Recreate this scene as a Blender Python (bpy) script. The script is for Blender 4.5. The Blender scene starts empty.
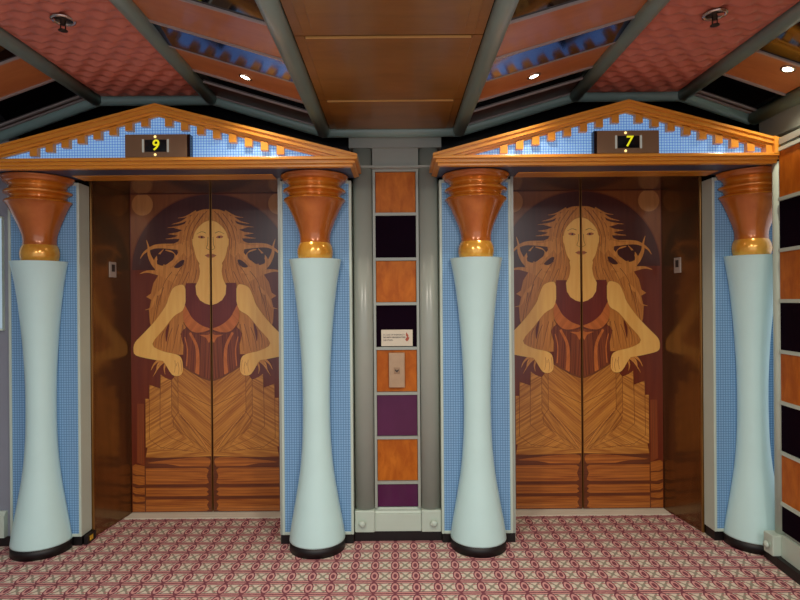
import bpy, bmesh, math
from mathutils import Vector, Matrix
C = bpy.context.scene.collection
PI = math.pi
CAM_H = 1.30
FPX = 560.0

# ------------------------------------------------------------------ materials
def lin(c):
    out = []
    for v in c:
        v = v / 255.0
        out.append(v / 12.92 if v <= 0.04045 else ((v + 0.055) / 1.055) ** 2.4)
    return (*out, 1.0)

class NT:
    def __init__(self, name):
        self.m = bpy.data.materials.new(name); self.m.use_nodes = True
        self.t = self.m.node_tree; self.n = self.t.nodes; self.l = self.t.links
        self.b = self.n['Principled BSDF']
    def node(self, typ, **kw):
        nd = self.n.new(typ)
        for k, v in kw.items(): setattr(nd, k, v)
        return nd
    def link(self, a, b): self.l.new(a, b)
    def math(self, op, a, b=None, c=None):
        nd = self.n.new('ShaderNodeMath'); nd.operation = op
        for i, v in enumerate((a, b, c)):
            if v is None: continue
            if isinstance(v, (int, float)): nd.inputs[i].default_value = v
            else: self.l.new(v, nd.inputs[i])
        return nd.outputs[0]
    def mix(self, f, a, b):
        nd = self.n.new('ShaderNodeMix'); nd.data_type = 'RGBA'
        for s, v in ((0, f), (6, a), (7, b)):
            if isinstance(v, (int, float)): nd.inputs[s].default_value = v
            elif isinstance(v, tuple): nd.inputs[s].default_value = v
            else: self.l.new(v, nd.inputs[s])
        return nd.outputs[2]
    def ramp(self, fac, stops):
        r = self.n.new('ShaderNodeValToRGB')
        e = r.color_ramp.elements
        while len(e) < len(stops): e.new(0.5)
        for i, (p, c) in enumerate(stops): e[i].position = p; e[i].color = c
        self.l.new(fac, r.inputs[0]); return r.outputs[0]
    def coords(self, scale=(1,1,1), rot=(0,0,0), absx=False):
        tc = self.n.new('ShaderNodeTexCoord'); out = tc.outputs['Object']
        if absx:
            sp = self.n.new('ShaderNodeSeparateXYZ'); self.l.new(out, sp.inputs[0])
            cb = self.n.new('ShaderNodeCombineXYZ')
            self.l.new(self.math('ABSOLUTE', sp.outputs[0]), cb.inputs[0])
            self.l.new(sp.outputs[1], cb.inputs[1]); self.l.new(sp.outputs[2], cb.inputs[2])
            out = cb.outputs[0]
        # rotate first, then scale
        m1 = self.n.new('ShaderNodeMapping'); m1.inputs['Rotation'].default_value = rot
        self.l.new(out, m1.inputs[0])
        m2 = self.n.new('ShaderNodeMapping'); m2.inputs['Scale'].default_value = scale
        self.l.new(m1.outputs[0], m2.inputs[0])
        return m2.outputs[0]
    def noise(self, vec, scale=1.0, detail=3.0, rough=0.5, dist=0.0):
        nd = self.n.new('ShaderNodeTexNoise'); self.l.new(vec, nd.inputs['Vector'])
        nd.inputs['Scale'].default_value = scale; nd.inputs['Detail'].default_value = detail
        nd.inputs['Roughness'].default_value = rough; nd.inputs['Distortion'].default_value = dist
        return nd.outputs['Fac']
    def bump(self, h, strength=0.3, dist=0.002):
        nd = self.n.new('ShaderNodeBump'); nd.inputs['Strength'].default_value = strength
        nd.inputs['Distance'].default_value = dist
        self.l.new(h, nd.inputs['Height']); self.l.new(nd.outputs[0], self.b.inputs['Normal'])

def plain(name, col, rough=0.5, metal=0.0, coat=0.0, var=0.06, vscale=6.0, spec=0.5, ior=None):
    t = NT(name); c = lin(col)
    n = t.noise(t.coords((vscale,)*3), 1.0, 4)
    lo = tuple(x * (1 - var) for x in c[:3]) + (1,); hi = tuple(min(1, x * (1 + var)) for x in c[:3]) + (1,)
    t.link(t.ramp(n, [(0.3, lo), (0.7, hi)]), t.b.inputs['Base Color'])
    t.b.inputs['Roughness'].default_value = rough; t.b.inputs['Metallic'].default_value = metal
    t.b.inputs['Coat Weight'].default_value = coat; t.b.inputs['Coat Roughness'].default_value = 0.08
    t.b.inputs['Specular IOR Level'].default_value = spec
    if ior: t.b.inputs['IOR'].default_value = ior
    return t.m

def grain(name, c1, c2, scale=(30, 30, 2.0), rot=(0,0,0), rough=0.35, coat=0.3, absx=False, lo=0.35, hi=0.65, metal=0.0, croug=0.12):
    t = NT(name)
    v = t.coords(scale, rot, absx)
    n = t.noise(v, 1.0, 4, 0.6, 0.4)
    t.link(t.ramp(n, [(lo, lin(c1)), (hi, lin(c2))]), t.b.inputs['Base Color'])
    t.b.inputs['Roughness'].default_value = rough; t.b.inputs['Coat Weight'].default_value = coat
    t.b.inputs['Coat Roughness'].default_value = croug; t.b.inputs['Metallic'].default_value = metal
    return t.m

def emis(name, col, strength):
    t = NT(name)
    n = t.noise(t.coords((40,)*3), 1.0, 2)
    c = lin(col)
    t.link(t.ramp(n, [(0.0, tuple(x*0.92 for x in c[:3]) + (1,)), (1.0, c)]), t.b.inputs['Emission Color'])
    t.b.inputs['Base Color'].default_value = (0.02, 0.02, 0.02, 1)
    t.b.inputs['Emission Strength'].default_value = strength
    return t.m

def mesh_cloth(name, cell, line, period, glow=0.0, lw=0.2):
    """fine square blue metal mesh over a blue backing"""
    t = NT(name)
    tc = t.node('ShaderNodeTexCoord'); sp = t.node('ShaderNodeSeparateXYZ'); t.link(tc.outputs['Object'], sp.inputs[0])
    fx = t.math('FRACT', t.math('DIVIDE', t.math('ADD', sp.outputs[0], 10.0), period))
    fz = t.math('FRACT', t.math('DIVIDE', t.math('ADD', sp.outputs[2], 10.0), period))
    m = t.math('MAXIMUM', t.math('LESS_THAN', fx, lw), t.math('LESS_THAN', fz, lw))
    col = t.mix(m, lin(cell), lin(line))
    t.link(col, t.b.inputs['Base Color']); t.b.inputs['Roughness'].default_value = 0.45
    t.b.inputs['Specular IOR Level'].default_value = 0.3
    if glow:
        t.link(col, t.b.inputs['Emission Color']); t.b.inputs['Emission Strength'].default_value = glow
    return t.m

def carpet_mat():
    t = NT('carpet')
    tc = t.node('ShaderNodeTexCoord'); sp = t.node('ShaderNodeSeparateXYZ'); t.link(tc.outputs['Object'], sp.inputs[0])
    wob = t.noise(t.coords((60, 60, 60)), 1.0, 2)
    x = t.math('ADD', sp.outputs[0], t.math('MULTIPLY', t.math('SUBTRACT', wob, 0.5), 0.006))
    y = t.math('ADD', sp.outputs[1], t.math('MULTIPLY', t.math('SUBTRACT', wob, 0.5), 0.006))
    u = t.math('SUBTRACT', t.math('FRACT', t.math('DIVIDE', t.math('ADD', x, 9.8 + 0.016 + 0.049), 0.098)), 0.5)
    v = t.math('SUBTRACT', t.math('FRACT', t.math('DIVIDE', t.math('ADD', y, 10.7 - 2.969 + 0.0535 + 2*0.107), 0.107)), 0.5)
    au = t.math('ABSOLUTE', u); av = t.math('ABSOLUTE', v)
    e = t.math('SQRT', t.math('ADD', t.math('POWER', t.math('DIVIDE', au, 0.215), 2.0), t.math('POWER', t.math('DIVIDE', av, 0.47), 2.0)))
    maroon, pink, cream, green, rose = lin((116, 26, 62)), lin((222, 162, 158)), lin((230, 220, 202)), lin((150, 148, 130)), lin((198, 108, 116))
    # field: cream with a grey-green X
    p = t.math('ABSOLUTE', t.math('SUBTRACT', t.math('ABSOLUTE', t.math('SUBTRACT', au, 0.5)), t.math('MULTIPLY', av, 0.75)))
    isx = t.math('MULTIPLY', t.math('LESS_THAN', p, 0.06), t.math('LESS_THAN', av, 0.34))
    ctr = t.math('LESS_THAN', t.math('ADD', t.math('SUBTRACT', 0.5, au), av), 0.12)
    f = t.mix(isx, cream, green)
    f = t.mix(ctr, f, green)
    side = t.math('MULTIPLY', t.math('GREATER_THAN', av, 0.16), t.math('LESS_THAN', av, 0.22))
    f = t.mix(t.math('MULTIPLY', side, t.math('LESS_THAN', au, 0.36)), f, rose)
    f = t.mix(t.math('GREATER_THAN', av, 0.33), f, maroon)
    f = t.mix(t.math('GREATER_THAN', av, 0.38), f, pink)
    f = t.mix(t.math('GREATER_THAN', av, 0.46), f, maroon)
    f = t.mix(t.math('LESS_THAN', e, 1.0), f, maroon)
    f = t.mix(t.math('LESS_THAN', e, 0.74), f, pink)
    f = t.mix(t.math('LESS_THAN', e, 0.42), f, maroon)
    sp2 = t.noise(t.coords((260, 260, 260)), 1.0, 2)
    f = t.mix(0.15, f, t.ramp(sp2, [(0.3, lin((90, 50, 55))), (0.7, lin((250, 225, 205)))]))
    t.link(f, t.b.inputs['Base Color']); t.b.inputs['Roughness'].default_value = 0.95
    t.b.inputs['Specular IOR Level'].default_value = 0.1
    t.bump(sp2, 0.4, 0.003)
    return t.m

M = {}
M['carpet'] = carpet_mat()
M['shaft'] = plain('pale_blue_lacquer', (202, 238, 236), 0.36, var=0.02)
M['capital'] = grain('copper_varnish', (176, 94, 32), (198, 116, 46), (6, 6, 6), rough=0.24, coat=0.6, metal=0.2)
M['gold'] = grain('gold_leaf', (226, 152, 50), (246, 184, 74), (14, 14, 14), rough=0.2, coat=0.5, metal=0.35)
M['gilt'] = grain('gilded_copper', (206, 120, 34), (228, 150, 48), (6, 6, 6), rough=0.22, coat=0.6, metal=0.35)
M['moulding'] = grain('golden_oak_moulding', (220, 146, 46), (232, 160, 58), (5, 30, 30), rough=0.3, coat=0.5)
M['orange_wood'] = grain('orange_burl_veneer', (172, 88, 18), (198, 112, 30), (22, 22, 9), rough=0.45, coat=0.0)
M['orange_wood'].node_tree.nodes['Principled BSDF'].inputs['Specular IOR Level'].default_value = 0.2
M['ceil_wood'] = grain('rust_ceiling_veneer', (180, 110, 62), (192, 122, 70), (5, 20, 5), rough=0.4, coat=0.2)
M['centre_wood'] = grain('brown_ceiling_veneer', (132, 90, 36), (146, 100, 44), (4, 14, 4), rough=0.35, coat=0.25)
M['dark_wood'] = grain('dark_ceiling_veneer', (70, 38, 26), (84, 46, 30), (5, 20, 5), rough=0.4, coat=0.2)
M['quilt'] = plain('russet_quilted_fabric', (196, 118, 98), 0.32, var=0.08, vscale=12, spec=0.4)
M['grey'] = plain('grey_green_paint', (158, 166, 156), 0.25, var=0.03)
M['beam'] = plain('grey_green_beam_paint', (142, 172, 164), 0.28, var=0.04, spec=0.5)
M['trim'] = plain('pale_trim_paint', (192, 208, 194), 0.35, var=0.03)
M['lilac'] = plain('lilac_grey_wall', (136, 142, 154), 0.6, var=0.03)
M['darkglass'] = plain('plum_glass', (20, 8, 20), 0.2, var=0.1, spec=0.03, ior=1.2)
M['plum'] = plain('plum_glass_reflecting', (82, 30, 72), 0.12, var=0.1, spec=0.4)  # same dark plum glass, its reflections put into a lighter base colour
M['mirror'] = plain('smoked_mirror', (74, 78, 110), 0.10, metal=1.0, var=0.05)
M['smoked'] = plain('black_glass', (10, 9, 14), 0.06, var=0.1, spec=0.6)
M['black'] = plain('black_gloss_wall', (12, 13, 15), 0.25, var=0.1, spec=0.3)
M['kick'] = plain('black_kick_board', (13, 8, 9), 0.5, var=0.1)
M['bronze'] = grain('polished_bronze', (112, 82, 48), (136, 102, 62), (8, 8, 1.2), rough=0.2, coat=0.2, metal=0.75)
M['bronze_edge'] = grain('brass_edge', (128, 92, 44), (156, 116, 60), (8, 8, 2), rough=0.3, coat=0.0, metal=0.6)
M['steel'] = plain('brushed_brass_plate', (176, 148, 116), 0.35, metal=0.4, var=0.06, vscale=30)
M['sill'] = plain('pale_metal_sill', (226, 222, 204), 0.4, metal=0.0, var=0.05)
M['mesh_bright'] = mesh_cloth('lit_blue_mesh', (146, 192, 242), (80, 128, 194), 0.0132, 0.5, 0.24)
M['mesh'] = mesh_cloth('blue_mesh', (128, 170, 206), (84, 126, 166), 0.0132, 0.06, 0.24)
M['housing'] = plain('bronze_housing', (140, 112, 84), 0.3, metal=0.3, var=0.06)
M['screen'] = plain('black_screen', (14, 16, 20), 0.1, var=0.1)
M['yellow'] = emis('yellow_digit', (235, 225, 15), 1.0)
M['white_bar'] = emis('white_bar', (215, 210, 195), 0.4)
M['lamp'] = emis('lamp_glow', (255, 238, 205), 30.0)
M['dot_small'] = emis('small_warm_dot', (255, 220, 140), 1.6)
M['soffit'] = plain('slate_blue_soffit', (70, 78, 104), 0.4, var=0.04)
M['brass_dim'] = plain('dull_brass_button', (160, 132, 102), 0.4, metal=0.4, var=0.05)
M['seam'] = plain('pale_gold_strip', (214, 170, 100), 0.35, var=0.04)
M['poster'] = emis('lit_pale_blue_screen', (205, 230, 245), 0.55)
M['paper'] = plain('cream_card', (212, 204, 182), 0.5, var=0.03)
M['ink'] = plain('dark_ink', (52, 44, 40), 0.6, var=0.05)
M['redink'] = plain('red_brown_ink', (168, 84, 62), 0.6, var=0.05)
M['plaque'] = plain('pale_plaque', (185, 176, 165), 0.4, var=0.04)
M['chrome'] = plain('chrome', (200, 190, 180), 0.15, metal=1.0, var=0.04)
M['darkmetal'] = plain('dark_metal', (50, 42, 34), 0.35, metal=0.6, var=0.05)
M['stickeryellow'] = plain('yellow_sticker', (214, 170, 40), 0.5, var=0.05)

# marquetry of the doors
K = dict(rough=0.3, coat=0.2, absx=True, croug=0.1)
M['d_base'] = grain('inlay_red_brown', (104, 39, 18), (118, 48, 22), (30, 30, 2), **K)
M['d_arch'] = grain('inlay_dark_plum', (66, 26, 22), (78, 34, 28), (30, 30, 2), **K)
M['d_spandrel'] = grain('inlay_brown', (127, 71, 33), (143, 83, 39), (30, 30, 2), **K)
M['d_disc'] = grain('inlay_disc', (180, 120, 66), (196, 136, 76), (30, 30, 3), **K)
M['d_hair'] = grain('inlay_hair', (180, 111, 45), (216, 143, 64), (90, 30, 5), (0, 0.12, 0), **K)
M['d_strand'] = grain('inlay_strand', (200, 129, 56), (227, 157, 74), (60, 30, 5), **K)
M['d_line'] = grain('inlay_line', (109, 57, 27), (125, 69, 31), (30, 30, 3), **K)
M['d_skin'] = grain('inlay_pale_skin', (246, 187, 95), (255, 204, 110), (30, 30, 3), **K)
M['d_lip'] = grain('inlay_lip', (182, 104, 64), (193, 113, 68), (30, 30, 3), **K)
M['d_bodice'] = grain('inlay_bodice', (104, 34, 24), (123, 46, 31), (60, 30, 3), **K)
M['d_cup'] = grain('inlay_cup', (193, 106, 45), (214, 122, 56), (40, 30, 5), (0, 0.7, 0), **K)
M['d_corset'] = grain('inlay_corset', (100, 39, 22), (148, 76, 39), (110, 30, 1.5), (0, 0.05, 0), lo=0.4, hi=0.6, **K)
M['d_page1'] = grain('inlay_page_diagonal', (163, 95, 36), (210, 144, 61), (95, 30, 3), (0, -0.87, 0), **K)
M['d_page2'] = grain('inlay_page_feather', (153, 91, 35), (200, 135, 57), (80, 30, 4), (0, -0.65, 0), lo=0.4, hi=0.6, **K)
M['d_page3'] = grain('inlay_page_outer', (165, 99, 38), (213, 147, 64), (85, 30, 4), (0, 1.05, 0), lo=0.4, hi=0.6, **K)
M['d_page4'] = grain('inlay_page_low', (162, 95, 36), (209, 144, 61), (4, 30, 75), (0, -0.12, 0), **K)
M['d_book'] = grain('inlay_book', (145, 76, 29), (200, 120, 47), (2.5, 30, 85), **K)
M['d_book2'] = grain('inlay_book_end', (148, 81, 31), (191, 113, 45), (6, 30, 110), (0, 0.25, 0), **K)
M['d_dark'] = grain('inlay_book_shadow', (92, 44, 22), (118, 60, 30), (3, 30, 60), **K)
M['d_col'] = grain('inlay_maroon_column', (125, 57, 24), (145, 71, 33), (80, 30, 2), **K)

# ------------------------------------------------------------------ geometry helpers
def bm_box(bm, x0, x1, y0, y1, z0, z1, mi=0, bev=0.0):
    vs = [bm.verts.new((x, y, z)) for x in (x0, x1) for y in (y0, y1) for z in (z0, z1)]
    fs = [(0,1,3,2), (4,6,7,5), (0,4,5,1), (2,3,7,6), (0,2,6,4), (1,5,7,3)]
    out = []
    for f in fs:
        fc = bm.faces.new([vs[i] for i in f]); fc.material_index = mi; out.append(fc)
    if bev:
        es = list({e for f in out for e in f.edges})
        bmesh.ops.bevel(bm, geom=es, offset=bev, segments=2, affect='EDGES', profile=0.5)

def bm_prism(bm, pts, y0, y1, axis='y', mi=0):
    """extrude polygon pts (a,b) along an axis: 'y': (x,z), 'z': (x,y), 'x': (y,z)"""
    def mk(p, t):
        return {'y': (p[0], t, p[1]), 'z': (p[0], p[1], t), 'x': (t, p[0], p[1])}[axis]
    A = [bm.verts.new(mk(p, y0)) for p in pts]; B = [bm.verts.new(mk(p, y1)) for p in pts]
    n = len(pts)
    fs = [bm.faces.new(A), bm.faces.new(B[::-1])]
    for i in range(n):
        fs.append(bm.faces.new((A[i], B[i], B[(i+1) % n], A[(i+1) % n])))
    for f in fs: f.material_index = mi

def bm_lathe(bm, prof, c=(0,0), seg=48, mi=0, smooth=True):
    rings = []
    for r, z in prof:
        if r < 1e-5: rings.append([bm.verts.new((c[0], c[1], z))])
        else: rings.append([bm.verts.new((c[0] + r*math.cos(2*PI*k/seg), c[1] + r*math.sin(2*PI*k/seg), z)) for k in range(seg)])
    for a, b in zip(rings, rings[1:]):
        for k in range(seg):
            k2 = (k+1) % seg
            if len(a) == 1 and len(b) == 1: continue
            if len(a) == 1: f = bm.faces.new((a[0], b[k2], b[k]))
            elif len(b) == 1: f = bm.faces.new((a[k], a[k2], b[0]))
            else: f = bm.faces.new((a[k], a[k2], b[k2], b[k]))
            f.smooth = smooth; f.material_index = mi
    if len(rings[0]) > 1: bm.faces.new(rings[0][::-1]).material_index = mi
    if len(rings[-1]) > 1: bm.faces.new(rings[-1]).material_index = mi

def bm_tube(bm, pts, r, seg=16, mi=0):
    """round bar through pts, mitred at the joints"""
    P = [Vector(p) for p in pts]; rings = []
    for i, p in enumerate(P):
        d0 = (P[i] - P[i-1]).normalized() if i else (P[1] - P[0]).normalized()
        d1 = (P[i+1] - P[i]).normalized() if i < len(P) - 1 else d0
        t = (d0 + d1).normalized(); k = 1 / max(0.3, t.dot(d0))
        up = Vector((0, 0, 1)) if abs(t.z) < 0.9 else Vector((0, 1, 0))
        s = t.cross(up).normalized(); u = s.cross(t).normalized()
        mi_dir = (d1 - d0)
        ring = []
        for q in range(seg):
            a = 2*PI*q/seg; off = s*math.cos(a)*r + u*math.sin(a)*r
            if mi_dir.length > 1e-4:
                m = mi_dir.normalized(); off += m * off.dot(m) * (k - 1)
            ring.append(bm.verts.new(p + off))
        rings.append(ring)
    for a, b in zip(rings, rings[1:]):
        for q in range(seg):
            f = bm.faces.new((a[q], a[(q+1) % seg], b[(q+1) % seg], b[q])); f.smooth = True; f.material_index = mi
    bm.faces.new(rings[0]).material_index = mi; bm.faces.new(rings[-1][::-1]).material_index = mi

def obj(name, bm, mats, parent=None, loc=None, keep=False):
    if not keep: bmesh.ops.recalc_face_normals(bm, faces=bm.faces[:])
    me = bpy.data.meshes.new(name); bm.to_mesh(me); bm.free()
    for m in (mats if isinstance(mats, (list, tuple)) else [mats]): me.materials.append(M[m])
    o = bpy.data.objects.new(name, me); C.objects.link(o)
    if parent: o.parent = parent
    if loc: o.location = loc
    return o

def B(): return bmesh.new()
def box(name, m, *a, parent=None, bev=0.0, loc=None):
    b = B(); bm_box(b, *a, bev=bev); return obj(name, b, m, parent, loc)
def tag(o, label, cat, group=None):
    o['label'] = label; o['category'] = cat; o['kind'] = 'thing'
    if group: o['group'] = group
    return o
def struct(o, label=None):
    o['kind'] = 'structure'
    if label: o['label'] = label
    return o
def thing(name, label, cat, loc=(0,0,0), group=None):
    o = bpy.data.objects.new(name, None); C.objects.link(o); o.location = loc
    o.empty_display_size = 0.1
    return tag(o, label, cat, group)
def text_mesh(name, s, size, m, parent, loc, depth=0.001, shear=0.0, rz=0.0, bold=0.0, align='CENTER'):
    cu = bpy.data.curves.new(name, 'FONT'); cu.body = s; cu.size = size; cu.extrude = depth/2
    cu.align_x = align; cu.align_y = 'CENTER'; cu.shear = shear; cu.offset = bold
    t = bpy.data.objects.new(name + '_c', cu); C.objects.link(t)
    bpy.context.view_layer.update()
    me = bpy.data.meshes.new_from_object(t.evaluated_get(bpy.context.evaluated_depsgraph_get()))
    bpy.data.objects.remove(t)
    me.transform(Matrix.Rotation(PI/2, 4, 'X'))
    me.materials.clear(); me.materials.append(M[m])
    o = bpy.data.objects.new(name, me); C.objects.link(o); o.parent = parent; o.location = loc
    return o

# ------------------------------------------------------------------ the setting
YW = 3.0          # front of the mesh panels
YD = 3.47          # door plane
struct(box('floor', 'carpet', -3.2, 3.2, -2.6, 3.62, -0.06, 0.0), 'pink and maroon patterned carpet')

# back wall: dark upper wall and three piers
b = B()
bm_box(b, -2.7, 2.3, 3.10, 3.6, 2.02, 2.5)
bm_box(b, -0.634, 0.634, 3.10, 3.6, 0.0, 2.02)
bm_box(b, -2.7, -1.702, 3.10, 3.6, 0.0, 2.02)
bm_box(b, 1.702, 2.3, 3.10, 3.6, 0.0, 2.02)
bm_box(b, -1.702, -0.634, 3.54, 3.6, 0.0, 2.02)
bm_box(b, 0.634, 1.702, 3.54, 3.6, 0.0, 2.02)
struct(obj('wall_back', b, 'black'), 'black glossy wall behind the pediments')

# black kick boards under the piers
def kick(n, pts):
    b = B(); bm_prism(b, pts, 0.0, 0.052, 'z')
    return struct(obj(n, b, 'kick'), 'black kick board at the foot of the piers')
kick('baseboard_centre', [(-0.63, 3.10), (-0.63, 3.01), (-0.24, 3.01), (-0.235, 3.035), (0.235, 3.035), (0.24, 3.01), (0.63, 3.01), (0.63, 3.10)])
kick('baseboard_left', [(-2.7, 3.10), (-2.7, 3.01), (-1.70, 3.01), (-1.70, 3.10)])
kick('baseboard_right', [(1.70, 3.10), (1.70, 3.01), (2.12, 3.01), (2.12, 3.10)])

# side wall to the right: runs forward from the right pier, slightly toed in
def wx(y): return 1.86 - 0.084*(2.74 - y)
b = B()
bm_prism(b, [(wx(2.703)+0.008, 2.703), (wx(0.3)+0.008, 0.3), (wx(0.3) + 0.35, 0.3), (2.3, 2.703)], 0.0, 2.066, 'z')
bm_box(b, 1.965, 2.3, 0.3, 2.99, 2.066, 2.5)
struct(obj('wall_right', b, 'grey'), 'grey side wall carrying wood and black panels')
# far left: frontal lilac grey wall beside the left pier and the wall that returns towards the room
b = B()
bm_box(b, -2.7, -2.08, 3.015, 3.10, 0.052, 2.5)
bm_box(b, -2.75, -2.55, -2.4, 3.6, 0.0, 2.5)
struct(obj('wall_left', b, 'lilac'), 'lilac grey wall left of the leftmost column')

# centre wall top: grey fascia between the pediments
b = B(); bm_box(b, -0.125, 0.125, 3.045, 3.10, 2.03, 2.13); bm_box(b, -0.25, 0.25, 3.03, 3.10, 2.13, 2.22)
bm_box(b, -0.25, 0.25, 3.02, 3.10, 2.02, 2.032)
struct(obj('trim_1', b, 'grey'), 'grey fascia above the centre panel strip')
# fascia of the right side wall under the side beam
b = B()
bm_box(b, 1.925, 1.966, 0.3, 2.96, 2.12, 2.25)
bm_prism(b, [(wx(2.69), 2.69), (wx(0.3), 0.3), (wx(0.3)-0.012, 0.3), (wx(2.69)-0.012, 2.69)], 2.035, 2.066, 'z')
struct(obj('trim_2', b, 'grey'), 'grey fascia over the right side wall')

# ceiling profile -------------------------------------------------
CX = -0.02
prof = [(-2.75, 1.98), (-1.57, 2.40), (-0.955, 2.40), (-0.36, 2.22), (0.365, 2.22), (0.98, 2.40), (1.555, 2.40), (1.93, 2.27), (2.3, 2.20)]
prof = [(x + CX, z + 0.012) for x, z in prof]
b = B(); bm_prism(b, prof + [(2.3, 2.6), (-2.75, 2.6)], -0.6, 3.6, 'y')
struct(obj('ceiling', b, 'black'), 'dark ceiling shell behind the ceiling panels')

def cz(x):
    x -= CX
    for (a, za), (c, zc) in zip([(p[0]-CX, p[1]) for p in prof], [(p[0]-CX, p[1]) for p in prof][1:]):
        if a <= x <= c: return za + (zc - za)*(x - a)/(c - a) - 0.012
    return 2.2

# beams
def beam(label, pts, r=0.03):
    b = B(); bm_tube(b, pts, r, 18)
    return tag(obj('ceiling_beam', b, 'beam'), label, 'beam', 'grey ceiling beams')
bl = {-1.57: 'grey round ceiling beam along the outer edge of the left quilted panel',
      -0.955: 'grey round ceiling beam between left quilted panel and left striped slope',
      -0.36: 'grey round ceiling beam on the left edge of the brown centre panels',
      0.362: 'grey round ceiling beam on the right edge of the brown centre panels',
      0.98: 'grey round ceiling beam between right striped slope and right quilted panel',
      1.555: 'grey round ceiling beam along the outer edge of the right quilted panel',
      1.93: 'grey ceiling beam along the top of the right side wall'}
for x, lb in bl.items():
    z = cz(x + CX)
    y1 = 2.978
    beam(lb, [(x + CX, 0.2, z - 0.014), (x + CX, y1, z - 0.014)], 0.034 if x != 1.93 else 0.036)
beam('grey zigzag ceiling beam running along the back wall above both pediments',
     [(-2.35, 3.0, cz(-2.35) - 0.01)] + [(x + CX, 3.0, cz(x + CX) - 0.01) for x in (-1.57, -0.955, -0.36, 0.365, 0.98, 1.555, 1.93)], 0.032)

# centre ceiling panels
def flat_panel(y0, y1, label, inset=False):
    b = B(); x0, x1 = CX - 0.324, CX + 0.326
    bm_box(b, x0, x1, y0, y1, 2.213, 2.231)
    bm_box(b, x0 + 0.034, x1 - 0.034, y0 + 0.006, y1 - 0.010, 2.207, 2.214, bev=0.003)
    if inset:
        bm_box(b, x0 + 0.070, x1 - 0.070, y0 + 0.12, y1 - 0.065, 2.201, 2.208, bev=0.003)
    o = obj('wood_cladding', b, 'centre_wood')
    obj_box = B(); bm_box(obj_box, CX - 0.285, CX + 0.285, y0 - 0.002, y0 + 0.002, 2.205, 2.2125)
    obj('seam_strip', obj_box, 'seam', o)
    return tag(o, label, 'ceiling panel', 'brown centre ceiling panels')
flat_panel(2.540, 2.964, 'brown wood ceiling panel between the middle beams, nearest the back wall')
flat_panel(1.927, 2.534, 'brown wood ceiling panel between the middle beams, second from the back wall')
flat_panel(1.10, 1.921, 'brown wood ceiling panel with a raised field, nearest the viewer', True)

# quilted panels
def quilt(xa, xb, label):
    b = B(); nx, ny = 120, 420
    y0, y1 = 0.9, 2.965
    g = []
    for j in range(ny + 1):
        y = y0 + (y1 - y0)*j/ny; row = []
        for i in range(nx + 1):
            x = xa + (xb - xa)*i/nx
            u = (x - xa)/0.098; v = (y - y0)/0.060
            k = math.floor(v); fv = v - k
            uu = u + 0.5*(k % 2)
            fu = uu - math.floor(uu)
            h = (0.5 - 0.5*math.cos(2*PI*fv))**0.8 * (0.3 + 0.7*(0.5 - 0.5*math.cos(2*PI*fu)))
            h *= min(1, (x - xa)/0.05, (xb - x)/0.05, (y1 - y)/0.04)
            row.append(b.verts.new((x, y, 2.396 - 0.020*h)))
        g.append(row)
    for j in range(ny):
        for i in range(nx):
            b.faces.new((g[j][i], g[j][i+1], g[j+1][i+1], g[j+1][i])).smooth = True
    bm_box(b, xa, xb, y0, y1, 2.3985, 2.411)
    o = obj('quilted_cladding', b, 'quilt')
    return tag(o, label, 'ceiling panel', 'quilted ceiling panels')
quilt(-1.535 + CX, -0.990 + CX, 'russet quilted ceiling panel above the left elevator pediment')
quilt(1.015 + CX, 1.520 + CX, 'russet quilted ceiling panel above the right elevator pediment')

# striped slopes
def slope_panel(xa, xb, y0, y1, kind, label):
    za, zb = cz(xa), cz(xb)
    mat = {'wood': 'ceil_wood', 'mirror': 'mirror', 'glass': 'smoked', 'dark': 'dark_wood'}[kind]
    b = B(); bm_prism(b, [(xa, za + 0.010), (xb, zb + 0.010), (xb, zb), (xa, za)], y0, y1, 'y')
    if kind == 'mirror':            # this strip hangs slightly lower along its far edge
        for v in b.verts:
            if v.co.y > (y0 + y1)/2: v.co.z -= 0.014
    t = thing('glass_cladding' if kind in ('glass', 'mirror') else 'wood_cladding', label, 'ceiling panel', ((xa + xb)/2, (y0 + y1)/2, (za + zb)/2), 'striped slope panels')
    o = obj('panel_face', b, mat, t, loc=-Vector(t.location))
    b = B(); bm_prism(b, [(xa, za + 0.010), (xb, zb + 0.010), (xb, zb - (0.016 if kind == 'mirror' else 0.007)), (xa, za - (0.016 if kind == 'mirror' else 0.007))], y1 + 0.001, y1 + 0.013, 'y')
    obj('edge_strip', b, 'bronze_edge' if kind == 'x' else 'trim_dim', t, loc=-Vector(t.location))
M['trim_dim'] = plain('pewter_strip', (168, 158, 152), 0.3, metal=0.1, var=0.04)
inner = [(0.95, 1.24, 'glass'), (1.26, 1.56, 'wood'), (1.58, 1.87, 'glass'), (1.89, 2.15, 'wood'), (2.17, 2.34, 'mirror'),
         (2.36, 2.61, 'wood'), (2.63, 2.75, 'glass'), (2.77, 2.952, 'dark')]
outer = [(1.26, 1.56, 'glass'), (1.58, 1.87, 'wood'), (1.89, 2.14, 'wood'), (2.16, 2.44, 'glass'), (2.46, 2.69, 'wood'), (2.71, 2.91, 'glass'), (2.93, 2.952, 'dark')]
kn = {'wood': 'rust-coloured wood', 'mirror': 'smoked mirror', 'glass': 'black glass', 'dark': 'dark brown'}
ordn = ['nearest the back wall'] + [w + ' from the back wall' for w in ('second', 'third', 'fourth', 'fifth', 'sixth', 'seventh', 'eighth')]
for (xa, xb, lst, nm) in ((-0.925, -0.39, inner, 'left of the brown ceiling panels'), (0.395, 0.95, inner, 'right of the brown ceiling panels'),
                          (-2.5, -1.60, outer, 'left of the left quilt'), (1.585, 1.90, outer, 'right of the right quilt')):
    for i, (y0, y1, k) in enumerate(lst):
        slope_panel(xa + CX, xb + CX, y0, y1, k, '%s strip, %s, %s' % (kn[k], nm, ordn[len(lst) - 1 - i]))

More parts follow.
